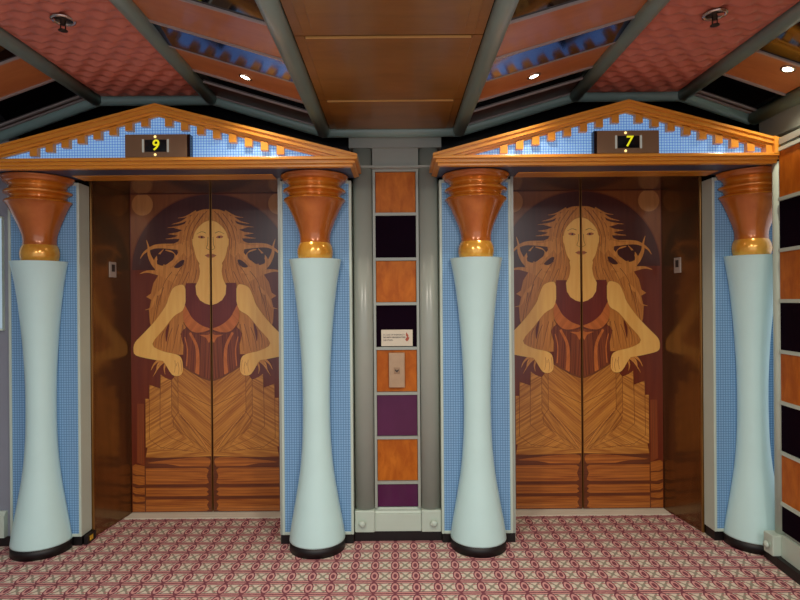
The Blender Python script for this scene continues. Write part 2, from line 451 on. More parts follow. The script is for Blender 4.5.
# ------------------------------------------------------------------ elevator doors
def Apt(U, V): return ((U - 372)/4.85/160, 1.3 + (301 - (170 + V/4.85 + 1.3))/160)
def Bpt(U, V): return ((U - 372)/4.85/160, 1.3 + (301 - (280 + V/4.85 + 1.3))/160)
def Cpt(U, V): return ((U - 288)/3.752/160, 1.3 + (301 - (360 + V/3.752 + 1.3))/160)
HW, HT, ZB = 0.500, 1.975, 0.004
art = []   # (material, points) in layer order
def P(mat, f, pts): art.append((mat, [f(*p) for p in pts]))
def smooth(pts, n=4, closed=True):
    out = []; m = len(pts)
    for i in range(m if closed else m - 1):
        p0 = pts[(i-1) % m] if closed or i else pts[i]
        p1 = pts[i]; p2 = pts[(i+1) % m]
        p3 = pts[(i+2) % m] if closed or i + 2 < m else p2
        for k in range(n):
            t = k/n
            out.append(tuple(0.5*((2*p1[d]) + (-p0[d]+p2[d])*t + (2*p0[d]-5*p1[d]+4*p2[d]-p3[d])*t*t + (-p0[d]+3*p1[d]-3*p2[d]+p3[d])*t**3) for d in (0, 1)))
    if not closed: out.append(pts[-1])
    return out
def ribbon(mat, f, pts, w0, w1=None, sm=True):
    """tapering curved strip along pts, widths in metres"""
    w1 = w0 if w1 is None else w1
    q = [f(*p) for p in (smooth(pts, 5, False) if sm else pts)]
    L, R = [], []
    for i, p in enumerate(q):
        a = q[max(0, i-1)]; c = q[min(len(q)-1, i+1)]
        dx, dz = c[0]-a[0], c[1]-a[1]; l = math.hypot(dx, dz) or 1
        w = (w0 + (w1 - w0)*i/(len(q)-1))/2
        L.append((p[0] - dz/l*w, p[1] + dx/l*w)); R.append((p[0] + dz/l*w, p[1] - dx/l*w))
    art.append((mat, L + R[::-1]))

# spandrel corner + disc + arch
P('d_spandrel', Apt, [(372, 92), (372, 104)] + [(372 + 385*math.sin(a), 470 - 366*math.cos(a)) for a in [k*PI/2/16 for k in range(1, 17)]] + [(764, 470), (764, 92)])
ribbon('d_line', Apt, [(372 + 385*math.sin(a), 470 - 366*math.cos(a)) for a in [k*PI/2/12 for k in range(0, 13)]], 0.006, sm=False)
P('d_arch', Apt, [(372, 108)] + [(372 + 380*math.sin(a), 470 - 361*math.cos(a)) for a in [k*PI/2/16 for k in range(1, 17)]] + [(372, 470)])
P('d_disc', Apt, [(700 + 51*math.cos(a), 156 + 53*math.sin(a)) for a in [2*PI*k/28 for k in range(28)]])
# hair mass
P('d_hair', Apt, smooth([(372, 180), (412, 182), (452, 200), (486, 232), (500, 258)], 4, False) +
  [(548, 270), (508, 280), (532, 290), (580, 298), (530, 306), (562, 322), (522, 322), (538, 352), (528, 400), (560, 440), (600, 470), (630, 520), (642, 560), (650, 590),
   (372, 590)])
P('d_hair', Bpt, [(420, -30), (600, -90), (630, -30), (650, 0), (662, 50), (685, 66), (660, 80), (672, 130), (668, 190), (655, 230), (660, 290), (640, 320), (610, 330), (560, 345), (500, 345), (505, 230), (420, 100)])
ribbon('d_strand', Apt, [(470, 400), (505, 365), (560, 358), (640, 358), (690, 385), (712, 415)], 0.056, 0.002)
ribbon('d_strand', Apt, [(520, 470), (590, 478), (640, 450), (668, 400), (672, 360), (682, 325)], 0.050, 0.002)
ribbon('d_strand', Apt, [(540, 520), (590, 496), (640, 482), (680, 478), (715, 488)], 0.048, 0.002)
ribbon('d_strand', Apt, [(490, 330), (510, 380), (555, 430), (600, 455), (640, 440)], 0.036, 0.004)
ribbon('d_strand', Apt, [(600, 465), (560, 440), (545, 410), (560, 385), (590, 375)], 0.030, 0.006)
ribbon('d_strand', Apt, [(630, 470), (640, 430), (620, 395), (600, 372)], 0.028, 0.004)
P('d_arch', Apt, smooth([(548, 395), (572, 384), (600, 395), (596, 425), (572, 432), (552, 418)], 3))
P('d_arch', Apt, smooth([(610, 400), (630, 396), (628, 424), (612, 436)], 3))
P('d_arch', Apt, smooth([(500, 425), (520, 428), (550, 456), (530, 462), (508, 448)], 3))
ribbon('d_strand', Apt, [(600, 560), (640, 600), (655, 640), (665, 655), (690, 662)], 0.022, 0.002)
for pts in ([(405, 200), (440, 250), (470, 320), (468, 400), (470, 470), (500, 560)], [(430, 200), (470, 260), (490, 330), (488, 400), (500, 470), (540, 570)],
            [(390, 190), (420, 225), (456, 280), (462, 350), (452, 430), (460, 500)], [(470, 232), (500, 290), (508, 350)], [(500, 440), (540, 500), (580, 590)],
            [(480, 480), (510, 540), (560, 640)], [(560, 480), (600, 540), (620, 640)], [(440, 470), (452, 520), (478, 560)]):
    ribbon('d_line', Apt, pts, 0.0035, 0.0015)
for pts in ([(530, 200), (545, 260), (560, 330)], [(560, 215), (580, 270), (590, 330)], [(600, 230), (615, 270), (610, 320)], [(630, 60), (640, 120), (655, 200)], [(600, 20), (630, 110), (640, 180)], [(510, 200), (520, 270), (525, 330)]):
    ribbon('d_line', Bpt, pts, 0.0035, 0.0015)
for pts, w in (([(470, 215), (510, 240), (560, 252)], 0.022), ([(480, 250), (520, 262), (580, 268)], 0.020), ([(440, 190), (490, 215), (530, 222)], 0.016), ([(490, 290), (540, 316), (590, 322)], 0.022), ([(500, 330), (560, 352), (600, 350)], 0.020)):
    ribbon('d_hair', Apt, pts, w, 0.001)
P('d_base', Bpt, smooth([(575, 195), (592, 230), (590, 285), (580, 240)], 3))
# hair tips under the forearm
for pts in ([(600, 375), (625, 400), (655, 450)], [(612, 372), (632, 395), (640, 430)], [(590, 380), (600, 410), (596, 440)], [(625, 368), (650, 392), (664, 420)]):
    ribbon('d_strand', Bpt, pts, 0.018, 0.001)
# skirt pages (under the hands)
P('d_page4', Cpt, [(288, 322), (420, 322), (522, 275), (536, 348), (420, 350), (300, 345), (288, 345)])
P('d_page3', Cpt, [(520, 130), (536, 130), (536, 310), (440, 322), (300, 330), (480, 310), (520, 280)])
P('d_page3', Cpt, [(480, 92), (520, 78), (522, 280), (480, 312), (330, 328), (300, 330), (440, 276), (480, 236)])
P('d_page3', Cpt, [(438, 62), (462, 52), (478, 40), (482, 236), (440, 276), (320, 325), (300, 330), (380, 272), (432, 240), (438, 215)])
P('d_page2', Cpt, [(405, 20), (438, 62), (438, 215), (432, 240), (380, 272), (300, 328), (345, 270), (412, 178), (405, 60)])
P('d_page2', Cpt, [(288, 120), (405, 60), (440, 200), (432, 240), (320, 330), (288, 330)])
P('d_page1', Cpt, [(288, 62), (405, 8), (414, 60), (414, 178), (345, 245), (298, 326), (288, 328)])
for pts in ([(414, 20), (414, 178), (300, 328)], [(412, 178), (432, 205), (432, 236), (380, 272), (302, 326)], [(438, 62), (438, 200)], [(480, 60), (482, 236), (440, 276), (330, 322)],
            [(521, 90), (522, 280), (480, 311), (360, 326)], [(536, 130), (536, 346)], [(288, 160), (395, 110)], [(288, 210), (400, 120)], [(300, 290), (410, 195)], [(290, 310), (360, 240)]):
    ribbon('d_line', Cpt, pts, 0.003, 0.002, sm=False)
ribbon('d_strand', Cpt, [(300, 326), (340, 262), (410, 182)], 0.006, 0.003, sm=False)
# page underside, columns and books
P('d_dark', Cpt, [(288, 345), (420, 348), (536, 350), (540, 388), (288, 388)])
P('d_book', Cpt, smooth([(300, 352), (360, 350), (440, 356), (530, 368), (460, 372), (380, 386), (320, 388), (300, 380)], 3))
P('d_col', Cpt, [(540, 148), (566, 148), (568, 366), (540, 378)])
for u in (548, 556): ribbon('d_line', Cpt, [(u, 150), (u, 370)], 0.003, sm=False)
P('d_dark', Cpt, [(288, 384), (592, 376), (592, 552), (288, 552)])
for (v0, v1) in ((388, 448), (460, 492), (504, 548)):
    P('d_book', Cpt, [(302, v0 + 8), (312, v0), (536, v0), (536, v1), (312, v1), (302, v1 - 6), (310, (v0+v1)/2)])
for v in (400, 412, 424, 437, 470, 482, 515, 527, 538): ribbon('d_line', Cpt, [(316, v), (420, v + 2), (534, v)], 0.0018, sm=False)
for (pts) in ([(540, 380), (575, 372), (592, 384), (592, 402), (570, 412), (540, 414)], [(540, 418), (575, 416), (592, 408), (592, 440), (560, 450), (540, 448)],
              [(540, 460), (570, 462), (592, 452), (592, 470), (575, 482), (540, 486)], [(540, 494), (575, 492), (592, 480), (592, 508), (570, 514), (540, 510)], [(540, 520), (580, 520), (592, 514), (592, 548), (540, 548)]):
    P('d_book2', Cpt, pts)
# torso
P('d_corset', Bpt, [(372, 232), (505, 222), (520, 245), (506, 300), (508, 350), (516, 395), (480, 425), (372, 470)])
ribbon('d_cup', Bpt, [(475, 240), (445, 300), (438, 360), (442, 440)], 0.014, 0.026)
ribbon('d_cup', Bpt, [(500, 260), (488, 320), (492, 400)], 0.006, 0.008)
for pts in ([(400, 290), (405, 450)], [(425, 290), (418, 450)], [(470, 330), (470, 425)]): ribbon('d_line', Bpt, pts, 0.003)
ribbon('d_line', Bpt, [(372, 472), (430, 450), (515, 398)], 0.012, 0.010, sm=False)
P('d_cup', Bpt, [(372, 240), (388, 252), (430, 250), (398, 264), (384, 290), (372, 272)])
P('d_bodice', Bpt, [(372, 90), (400, 80), (440, 30), (442, 2), (492, 2), (500, 60), (506, 110), (505, 170), (450, 225), (400, 238), (372, 236)])
P('d_cup', Bpt, smooth([(500, 106), (506, 140), (505, 175), (485, 216), (452, 238), (410, 236), (378, 222), (420, 204), (462, 170), (485, 130)], 3))
ribbon('d_dark', Bpt, [(376, 226), (400, 240), (440, 246), (480, 228), (505, 190)], 0.006, 0.003)
# neck, chest, face
P('d_skin', Apt, smooth([(372, 440), (425, 440), (424, 480), (432, 520), (446, 548), (446, 590), (430, 618), (400, 634), (372, 642)][:5], 3, False) + [(446, 548), (442, 590), (425, 618), (400, 634), (372, 642), (372, 440)])
P('d_skin', Apt, smooth([(372, 234), (402, 244), (432, 270), (450, 300), (455, 335), (449, 385), (434, 428), (405, 462), (372, 472)], 4, False))
P('d_skin', Apt, [(452, 318), (460, 325), (458, 352), (449, 372)])
P('d_hair', Apt, smooth([(372, 226), (398, 236), (424, 256), (440, 280), (450, 300), (430, 262), (405, 232), (372, 216)], 3))
P('d_lip', Apt, smooth([(398, 317), (408, 309), (424, 308), (434, 314), (424, 320), (408, 321)], 3))
P('d_ink2', Apt, [(414 + 4.5*math.cos(a), 315 + 5*math.sin(a)) for a in [2*PI*k/12 for k in range(12)]])
ribbon('d_line', Apt, [(394, 296), (414, 289), (438, 300)], 0.0035, 0.0015)
ribbon('d_line', Apt, [(384, 315), (386, 350), (392, 368), (376, 376)], 0.003, 0.002)
P('d_lip', Apt, [(372, 398), (384, 395), (400, 403), (388, 412), (372, 415)])
ribbon('d_line', Apt, [(372, 404), (399, 404)], 0.0022)
# arm: shoulder, elbow, forearm, hand
P('d_skin', Bpt, smooth([(494, 30), (505, 10), (530, 12), (556, 28), (575, 70), (590, 110), (640, 180), (700, 244), (738, 284), (746, 318), (735, 346), (668, 364), (605, 374)], 3, False) +
  smooth([(592, 392), (562, 440), (530, 446), (512, 430), (510, 392), (518, 358), (545, 342), (610, 326), (655, 292), (600, 222), (550, 160), (508, 132), (494, 90)], 3, False))
for pts in ([(534, 380), (528, 412), (532, 440)], [(548, 372), (546, 400), (552, 432)], [(520, 372), (516, 400), (518, 428)], [(540, 386), (540, 400)]): ribbon('d_lip', Bpt, pts, 0.003, 0.002)
M['d_ink2'] = grain('inlay_eye', (48, 26, 16), (60, 34, 22), (30, 30, 3), **K)

names = []
for m, _ in art:
    if m not in names: names.append(m)
MATS = ['d_base', 'bronze_edge'] + names
def clip_box(pts, lo, hi):
    def cl(ps, inside, inter):
        out = []
        for i in range(len(ps)):
            a, c = ps[i-1], ps[i]
            if inside(c):
                if not inside(a): out.append(inter(a, c))
                out.append(c)
            elif inside(a): out.append(inter(a, c))
        return out
    for ax, lim, sg in ((0, lo[0], 1), (0, hi[0], -1), (1, lo[1], 1), (1, hi[1], -1)):
        ins = lambda p: sg*(p[ax] - lim) >= -1e-9
        def it(a, c):
            t = (lim - a[ax])/(c[ax] - a[ax]); return tuple(a[d] + (c[d]-a[d])*t for d in (0, 1))
        pts = cl(pts, ins, it)
        if len(pts) < 3: return []
    return pts
def leaf(sg, parent, ox, label):
    b = B()
    bm_box(b, *sorted((sg*0.0035, sg*HW)), 0.0, 0.03, ZB, HT, 0)
    bm_box(b, *sorted((sg*0.0035, sg*0.0075)), -0.0008, 0.0, ZB, HT, 1)
    bmesh.ops.recalc_face_normals(b, faces=b.faces[:])
    for k, (m, pts) in enumerate(art):
        ps = clip_box(pts, (0.0076, ZB + 0.003), (HW - 0.006, HT - 0.004))
        q = []
        for p in ps:
            if not q or math.hypot(p[0]-q[-1][0], p[1]-q[-1][1]) > 2e-4: q.append(p)
        if len(q) > 2 and math.hypot(q[0][0]-q[-1][0], q[0][1]-q[-1][1]) < 2e-4: q.pop()
        if len(q) < 3: continue
        y = -0.0003 - 0.00006*k
        vs = [b.verts.new((sg*p[0], y, p[1])) for p in q]
        f = b.faces.new(vs); f.normal_update()
        if f.normal.y > 0: f.normal_flip()
        f.material_index = MATS.index(m)
    fs = [f for f in b.faces if len(f.verts) > 4]
    bmesh.ops.triangulate(b, faces=fs, ngon_method='EAR_CLIP')

    o = obj("door_leaf", b, MATS, parent, keep=True)
    return o

for idx, (s, side) in enumerate(((-1, 'left'), (1, 'right'))):
    X = 1.146*s
    d = bpy.data.objects.new('door_%d' % (idx+1), None); C.objects.link(d); d.location = (X, YD, 0)
    struct(d, '%s elevator doorway with marquetry doors of a long-haired woman' % side)
    leaf(-1, d, X, ''); leaf(1, d, X, '')
    # bronze jambs, header, sill; coordinates relative to the door
    for t in (-1, 1):
        sp = 0.044 if t == s else 0.001          # the outer jamb splays towards the hall
        bb = B(); bm_prism(bb, [(t*(HW+0.001), 0.035), (t*(HW+0.001), 0.0), (t*(HW+sp), -0.35), (t*(HW+sp+0.009), -0.35), (t*(HW+0.010+sp), 0.035)], 0.0, 1.975, 'z')
        obj('door_jamb', bb, 'bronze', d)
        bb = B(); bm_box(bb, *sorted((t*(HW+sp-0.003), t*(HW+sp+0.0095))), -0.366, -0.351, 0.0, 1.975, bev=0.003)
        obj('jamb_edge', bb, 'bronze_edge', d)
    bb = B(); bm_box(bb, -HW-(0.012 if s > 0 else 0.050), HW+(0.012 if s < 0 else 0.050), -0.444, 0.035, 1.976, 2.018); obj('header', bb, 'bronze', d)
    bb = B(); bm_box(bb, -HW, HW, -0.100, 0.03, 0.0, 0.003)
    for k in range(3): bm_box(bb, -HW, HW, -0.09 + 0.03*k, -0.082 + 0.03*k, 0.003, 0.0036)
    obj('door_sill', bb, 'sill', d)
    # grey returns between jamb and mesh panel
    for t, nm in ((-1, 3), (1, 4)):
        if t == s: continue
        bb = B(); xa = X + t*(HW + 0.009); xb = X + t*(HW + 0.030)
        bm_box(bb, *sorted((xa + t*0.006, xb + t*0.0)), 3.0, 3.0995, 0.052, 1.972)
        bm_box(bb, *sorted((xa + t*0.006, xb)), 3.011, 3.0995, 0.0, 0.05)
        struct(obj('trim_%d' % (3 + idx*2 + (t > 0)), bb, 'grey'), 'grey upright return beside the %s elevator doorway' % side)

# ------------------------------------------------------------------ mesh panels, columns
def lattice(xc, label):
    hw = 0.191
    t = thing('mesh_screen', label, 'wall panel', (xc, 3.05, 0.052), 'blue mesh panels behind the columns')
    b = B(); z1 = 1.895
    bm_box(b, -hw, -hw + 0.014, -0.055, 0.049, 0, z1, bev=0.003); bm_box(b, hw - 0.014, hw, -0.055, 0.049, 0, z1, bev=0.003)
    bm_box(b, -hw + 0.014, hw - 0.014, -0.055, 0.049, 0, 0.016, bev=0.003); bm_box(b, -hw + 0.014, hw - 0.014, -0.055, 0.049, z1 - 0.016, z1)
    obj('frame', b, 'trim', t)
    b = B(); bm_box(b, -hw + 0.014, hw - 0.014, -0.050, 0.0, 0.016, z1 - 0.016); obj('mesh_sheet', b, 'mesh', t)

def interp(prof, n=6):
    return smooth(prof, n, False)
def column(xc, label):
    t = thing('column', label, 'column', (xc, 2.97, 0), 'pale blue columns with copper capitals')
    b = B()
    p = interp([(0.1465, 0.05), (0.137, 0.12), (0.1225, 0.20), (0.107, 0.29), (0.0925, 0.38), (0.0815, 0.48), (0.074, 0.60), (0.0715, 0.74), (0.073, 0.88), (0.079, 1.02),
                (0.088, 1.15), (0.100, 1.28), (0.115, 1.40), (0.1335, 1.505), (0.138, 1.522)])
    # half column: the back half would sit in the wall, so it is cut flat by the mesh panel
    seg = 48
    def half(b, prof, cut=0.024, seg=40, mi=0):
        rings = []
        for r, z in prof:
            a0 = math.asin(min(1, cut/r)) if r > cut else PI/2
            ring = []
            for k in range(seg + 1):
                a = -PI - a0 + (PI + 2*a0)*k/seg
                ring.append(b.verts.new((r*math.cos(a), min(cut, r*math.sin(a)), z)))
            rings.append(ring)
        for A_, B_ in zip(rings, rings[1:]):
            for k in range(seg):
                f = b.faces.new((A_[k], A_[k+1], B_[k+1], B_[k])); f.smooth = True; f.material_index = mi
            f = b.faces.new((A_[seg], A_[0], B_[0], B_[seg])); f.material_index = mi
        b.faces.new(rings[0][::-1]).material_index = mi; b.faces.new(rings[-1]).material_index = mi
    half(b, p); obj('shaft', b, 'shaft', t)
    b = B(); half(b, [(0.146, 0.0), (0.146, 0.0505)], 0.024); obj('plinth', b, 'kick', t)
    cap = [(0.070, 1.5225), (0.086, 1.525), (0.0905, 1.535), (0.094, 1.55), (0.0945, 1.57), (0.090, 1.592), (0.082, 1.61)]
    b = B(); half(b, interp(cap)); obj('capital_neck', b, 'gold', t)
    cap2 = [(0.082, 1.610), (0.080, 1.63), (0.084, 1.66), (0.097, 1.70), (0.116, 1.745), (0.134, 1.785), (0.150, 1.815), (0.162, 1.829)]
    cp = interp(cap2)
    rings = interp([(0.163, 1.8295), (0.160, 1.838), (0.143, 1.846), (0.136, 1.856), (0.143, 1.866), (0.160, 1.873), (0.1645, 1.879), (0.163, 1.886),
                    (0.150, 1.894), (0.140, 1.903), (0.137, 1.912), (0.146, 1.922), (0.158, 1.928)])
    b = B(); half(b, rings); obj('capital_rings', b, 'gilt', t)
    b = B(); half(b, interp([(0.158, 1.9285), (0.165, 1.934), (0.170, 1.944), (0.178, 1.954), (0.178, 1.960)])); obj('abacus', b, 'capital', t)
    b = B(); half(b, cp); obj('capital', b, 'capital', t)
cl = {-1.886: 'outer column left of the left elevator', -0.428: 'column right of the left elevator', 0.425: 'column left of the right elevator', 1.884: 'outer column right of the right elevator'}
for xc, lb in cl.items():
    lattice(math.copysign(1.885, xc) if abs(xc) > 1 else xc, 'blue mesh panel behind the ' + lb)
    column(xc, 'pale blue waisted half column with copper capital, ' + lb)

# ------------------------------------------------------------------ pediments
def pediment(s, side):
    X = -1.158 if s < 0 else 1.13
    t = thing('pediment', 'golden wooden gabled pediment with blue mesh and dentils over the %s elevator' % side, 'pediment', (X, 3.05, 1.967), 'pediments over the elevators')
    YF = -0.35   # front plane, y = 2.70
    # local x measured towards the centre of the hall = cin, towards outside = cout
    cin = (abs(X) - 0.183); cout = (0.94 if s < 0 else 0.729)
    def lx(inner, v): return (-s if inner else s)*v    # inner side points to x=0
    xi = lx(True, cin); xo = lx(False, cout)
    xl, xr = min(xi, xo), max(xi, xo)
    # horizontal cornice, stepped profile extruded along x with stepped ends
    b = B()
    steps = [(-0.011, 0.0, 0.024), (0.0, 0.004, 0.024), (0.004, 0.014, 0.012), (0.014, 0.021, 0.016), (0.021, 0.033, 0.0), (0.033, 0.037, 0.005)]
    for z0, z1, ins in steps:
        a0 = xl + (ins if s > 0 else 0); a1 = xr - (ins if s < 0 else 0)
        bm_box(b, a0, a1, YF + ins, -0.028 if z0 >= 0 else YF + 0.055, z0, z1, bev=0.0018)
    obj('cornice', b, 'moulding', t)
    # blue-grey soffit with orange inner rail
    b = B(); bm_box(b, xl + 0.04, xr - 0.04, YF + 0.056, -0.03, -0.003, 0.0); obj('soffit', b, 'soffit', t)
    b = B(); bm_box(b, 1.158*s - X - HW - 0.02, 1.158*s - X + HW + 0.02, -0.145, -0.032, -0.007, -0.003, bev=0.002) ; obj('soffit_rail', b, 'moulding', t)
    # raking cornices
    z0 = 0.030; apex = 0.297; sl = (apex - 0.046)/cin
    b = B()
    for (d0, d1, fy) in ((0.0, 0.012, 0.0), (0.012, 0.021, 0.010), (0.021, 0.033, 0.004), (0.033, 0.044, 0.020), (0.044, 0.052, 0.034)):
        # a chevron strip between depths d0..d1 below the roof line
        za = apex - d0*1.03; zb = apex - d1*1.03
        def end(z_at, c):
            return z_at - sl*c
        pts = []
        def edge_pts(zap):
            res = []
            for sgn, c in ((-1, -xl), (1, xr)):
                zz = zap - sl*c
                if zz < z0: cc = (zap - z0)/sl; res.append((sgn*cc, z0))
                else: res.append((sgn*c, zz))
            return res
        (l0, r0), (l1, r1) = edge_pts(za), edge_pts(zb)
        bm_prism(b, [l0, (0, za), (0, zb), l1], YF + fy, -0.028, 'y')
        bm_prism(b, [(0, za), r0, r1, (0, zb)], YF + fy, -0.028, 'y')
    bmesh.ops.remove_doubles(b, verts=b.verts[:], dist=1e-6)
    obj('raking_cornice', b, 'moulding', t)
    if s > 0:   # cut end closed by an upright moulding
        zt = apex - sl*cout
        b = B(); bm_prism(b, [(xr - 0.030, z0), (xr, z0), (xr, zt + 0.002), (xr - 0.030, zt + 0.012)], YF - 0.002, -0.028, 'y')
        bm_prism(b, [(xr - 0.062, z0), (xr - 0.032, z0), (xr - 0.032, zt - 0.03), (xr - 0.062, zt - 0.03)], YF + 0.012, -0.03, 'y')
        obj('end_moulding', b, 'moulding', t)
    # tympanum
    b = B()
    tz = apex - 0.045
    lo_ = []
    cl_ = min(-xl, (tz - z0)/sl); cr_ = min(xr, (tz - z0)/sl)
    pts = [(-cl_, z0 + 0.001), (cr_, z0 + 0.001)]
    if tz - sl*cr_ > z0 + 0.002: pts.append((cr_ - 0.001, tz - sl*cr_))
    pts.append((0, tz))
    if tz - sl*cl_ > z0 + 0.002: pts.append((-cl_, tz - sl*cl_))
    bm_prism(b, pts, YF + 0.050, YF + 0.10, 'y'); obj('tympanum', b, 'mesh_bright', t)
    # dentils
    for sg, c in ((-1, -xl), (1, xr)):
        for k in range(11):
            dx = 0.058 + 0.0775*k
            if dx > c - 0.08: break
            zt = apex - 0.052*1.03 - sl*(dx + 0.018) - 0.003
            if zt - 0.034 < z0 + 0.004: break
            b = B(); bm_prism(b, [(sg*(dx - 0.018), zt - 0.030), (sg*(dx + 0.018), zt - 0.030), (sg*(dx + 0.018), zt + 0.005), (sg*(dx - 0.018), zt + 0.036*sl + 0.005)], YF + 0.022, YF + 0.0498, 'y')
            obj('dentil', b, 'moulding', t)
    return t
pediment(-1, 'left'); pediment(1, 'right')

# floor indicator boxes stand on the cornice
for X, s, dig in ((-1.157, 'left', '9'), (1.128, 'right', '7')):
    zb = 2.0045
    t = thing('floor_indicator', 'bronze floor indicator box showing a yellow %s over the %s elevator' % (dig, s), 'floor indicator', (X, 2.735, zb), 'floor indicators')
    box('housing', 'housing', -0.150, 0.150, -0.028, 0.0135, 0, 0.112, parent=t, bev=0.004)
    box('housing_side', 'screen', *sorted((0.150 if s == 'left' else -0.150, 0.164 if s == 'left' else -0.164)), -0.022, 0.0135, 0, 0.112, parent=t)
    box('screen', 'screen', -0.052, 0.052, -0.031, -0.0285, 0.026, 0.084, parent=t)
    for k in (-1, 1): box('light_bar', 'white_bar', k*0.060 - 0.004, k*0.060 + 0.004, -0.033, -0.0285, 0.024, 0.086, parent=t)
    text_mesh('digit', dig, 0.072, 'yellow', t, (0.0, -0.034, 0.055), 0.002, 0.12, bold=0.0008)
    for zz in (0.012, 0.099):
        b = B(); bm_lathe(b, [(0.0001, 0), (0.005, 0.001), (0.0065, 0.004)], seg=16)
        o = obj('indicator_dot', b, 'dot_small', t, loc=(-0.002 if s == 'left' else -0.014, -0.034, zz)); o.rotation_euler = (-PI/2, 0, 0)  # small warm glowing dot above and below the screen

# ------------------------------------------------------------------ centre strip
ZL = [0.170, 0.313, 0.558, 0.800, 1.046, 1.290, 1.534, 1.780, 2.020]
cm = ['plum', 'orange_wood', 'plum', 'orange_wood', 'darkglass', 'orange_wood', 'darkglass', 'orange_wood']
clab = ['glossy plum centre wall panel just above the baseboard', 'orange wood centre wall panel between the two plum panels', 'glossy plum centre wall panel just below the call button panel',
        'orange wood centre wall panel carrying the call button', 'black glass centre wall panel behind the small notice', 'orange wood centre wall panel between the two black glass panels',
        'black glass centre wall panel below the topmost wood panel', 'orange wood centre wall panel, topmost between the pilasters']
for i, (m, lb) in enumerate(zip(cm, clab)):
    b = B(); bm_box(b, -0.110, 0.110, 3.07, 3.099, ZL[i] + 0.004, ZL[i+1] - 0.014, bev=0.0015)
    tag(obj('wood_cladding' if m == 'orange_wood' else 'glass_cladding', b, m), lb, 'wall panel', 'wall panels of the centre strip')
b = B()
for z in ZL[1:]: bm_box(b, -0.124, 0.124, 3.058, 3.099, z - 0.013, z + 0.003)
for k in (-1, 1): bm_box(b, *sorted((k*0.111, k*0.125)), 3.056, 3.0995, 0.17, 2.02)
struct(obj('trim_7', b, 'grey'), 'grey rails between the centre wall panels')
# pilasters
for k, nm in ((-1, 'left'), (1, 'right')):
    t = thing('pilaster', 'grey half-round pilaster on the %s of the centre panel strip' % nm, 'pilaster', (k*0.180, 3.075, 0.0), 'grey pilasters of the centre strip')
    b = B(); n = 20
    pts = [(-0.052, 0.024)] + [(-0.052 + 0.104*j/n, -0.020 - 0.030*math.sin(PI*j/n)**0.6) for j in range(n+1)] + [(0.052, 0.024)]
    bm_prism(b, pts, 0.171, 2.128, 'z'); 
    for f in b.faces: f.smooth = abs(f.normal.z) < 0.5
    obj('shaft', b, 'grey', t)
    b = B(); bm_box(b, -0.053, 0.054, -0.058, 0.024, 0.053, 0.1705, bev=0.006); obj('base_block', b, 'trim', t)
    b = B(); bm_lathe(b, [(0.006, 0), (0.007, 0.008), (0.014, 0.012), (0.018, 0.019), (0.016, 0.027), (0.009, 0.031), (0.0001, 0.032)], seg=24)
    o = obj('knob', b, 'trim', t, loc=(-0.012 if k < 0 else 0.012, -0.057, 0.107)); o.rotation_euler = (PI/2, 0, 0)
b = B(); bm_prism(b, [(3.035, 0.053), (3.099, 0.053), (3.099, 0.169), (3.075, 0.169), (3.065, 0.160), (3.050, 0.157), (3.044, 0.148), (3.035, 0.145)], -0.126, 0.126, 'x')
struct(obj('trim_8', b, 'trim'), 'pale moulded skirting of the centre strip')

# notice
t = thing('notice_sign', 'small cream elevator safety notice fixed to the black panel above the call button', 'sign', (0.002, 3.068, 1.053))
box('card', 'paper', -0.086, 0.086, -0.004, 0.0015, 0, 0.090, parent=t, bev=0.001)
for tx, zz, bo in (('IN CASE OF EMERGENCY', 0.062, 0.0), ('DO NOT USE ELEVATORS', 0.048, 0.0003), ('USE STAIRS', 0.033, 0.0)):
    text_mesh('lettering', tx, 0.0105, 'ink', t, (-0.075, -0.0045, zz), 0.0006, bold=bo, align='LEFT')
b = B()   # flame-like red-brown mark at the right of the card
bm_prism(b, smooth([(0.050, 0.028), (0.046, 0.038), (0.054, 0.050), (0.049, 0.060), (0.052, 0.076), (0.058, 0.066), (0.063, 0.058), (0.060, 0.046), (0.067, 0.052), (0.066, 0.040), (0.058, 0.028)], 3), -0.0048, -0.0038, 'y')
obj('pictogram', b, 'redink', t)
# call button plate
t = thing('call_button', 'brushed metal elevator call plate with a single down arrow on orange wood', 'call button', (0.0, 3.069, 0.828))
box('plate', 'steel', -0.044, 0.044, -0.022, 0.0, 0, 0.190, parent=t, bev=0.003)
box('button', 'brass_dim', -0.016, 0.016, -0.0245, -0.0222, 0.076, 0.110, parent=t, bev=0.002)
b = B(); bm_prism(b, [(-0.010, 0.101), (0.0, 0.094), (0.010, 0.101), (0.010, 0.094), (0.0, 0.084), (-0.010, 0.094)], -0.0285, -0.0265, 'y'); obj('arrow', b, 'ink', t)

# ------------------------------------------------------------------ right side wall: panels, skirting, pilaster
sm = ['darkglass', 'orange_wood', 'darkglass', 'orange_wood', 'darkglass', 'orange_wood', 'darkglass', 'orange_wood']
pos = ['lowest, above the skirting', 'second from the skirting', 'third from the skirting', 'fourth from the skirting', 'fifth from the skirting', 'third from the top', 'second from the top', 'topmost, at the pediment end']
ylen = [(0.85, 2.705)]
for i, m in enumerate(sm):
    ya, yb = 0.85, 2.705
    b = B(); bm_prism(b, [(wx(ya) - 0.002, ya), (wx(ya) + 0.007, ya), (wx(yb) + 0.007, yb), (wx(yb) - 0.002, yb)], ZL[i] + 0.004, ZL[i+1] - 0.014, 'z')
    tag(obj('wood_cladding' if m == 'orange_wood' else 'glass_cladding', b, m), ('black glass' if m == 'darkglass' else 'orange wood') + ' panel on the right side wall, ' + pos[i], 'wall panel', 'wall panels of the right side wall')
b = B()
for z in ZL[1:]:
    bm_prism(b, [(wx(0.85) - 0.010, 0.85), (wx(0.85) + 0.007, 0.85), (wx(2.705) + 0.007, 2.705), (wx(2.705) - 0.010, 2.705)], z - 0.0135, z + 0.0035, 'z')
struct(obj('trim_9', b, 'trim'), 'pale rails between the right side wall panels')
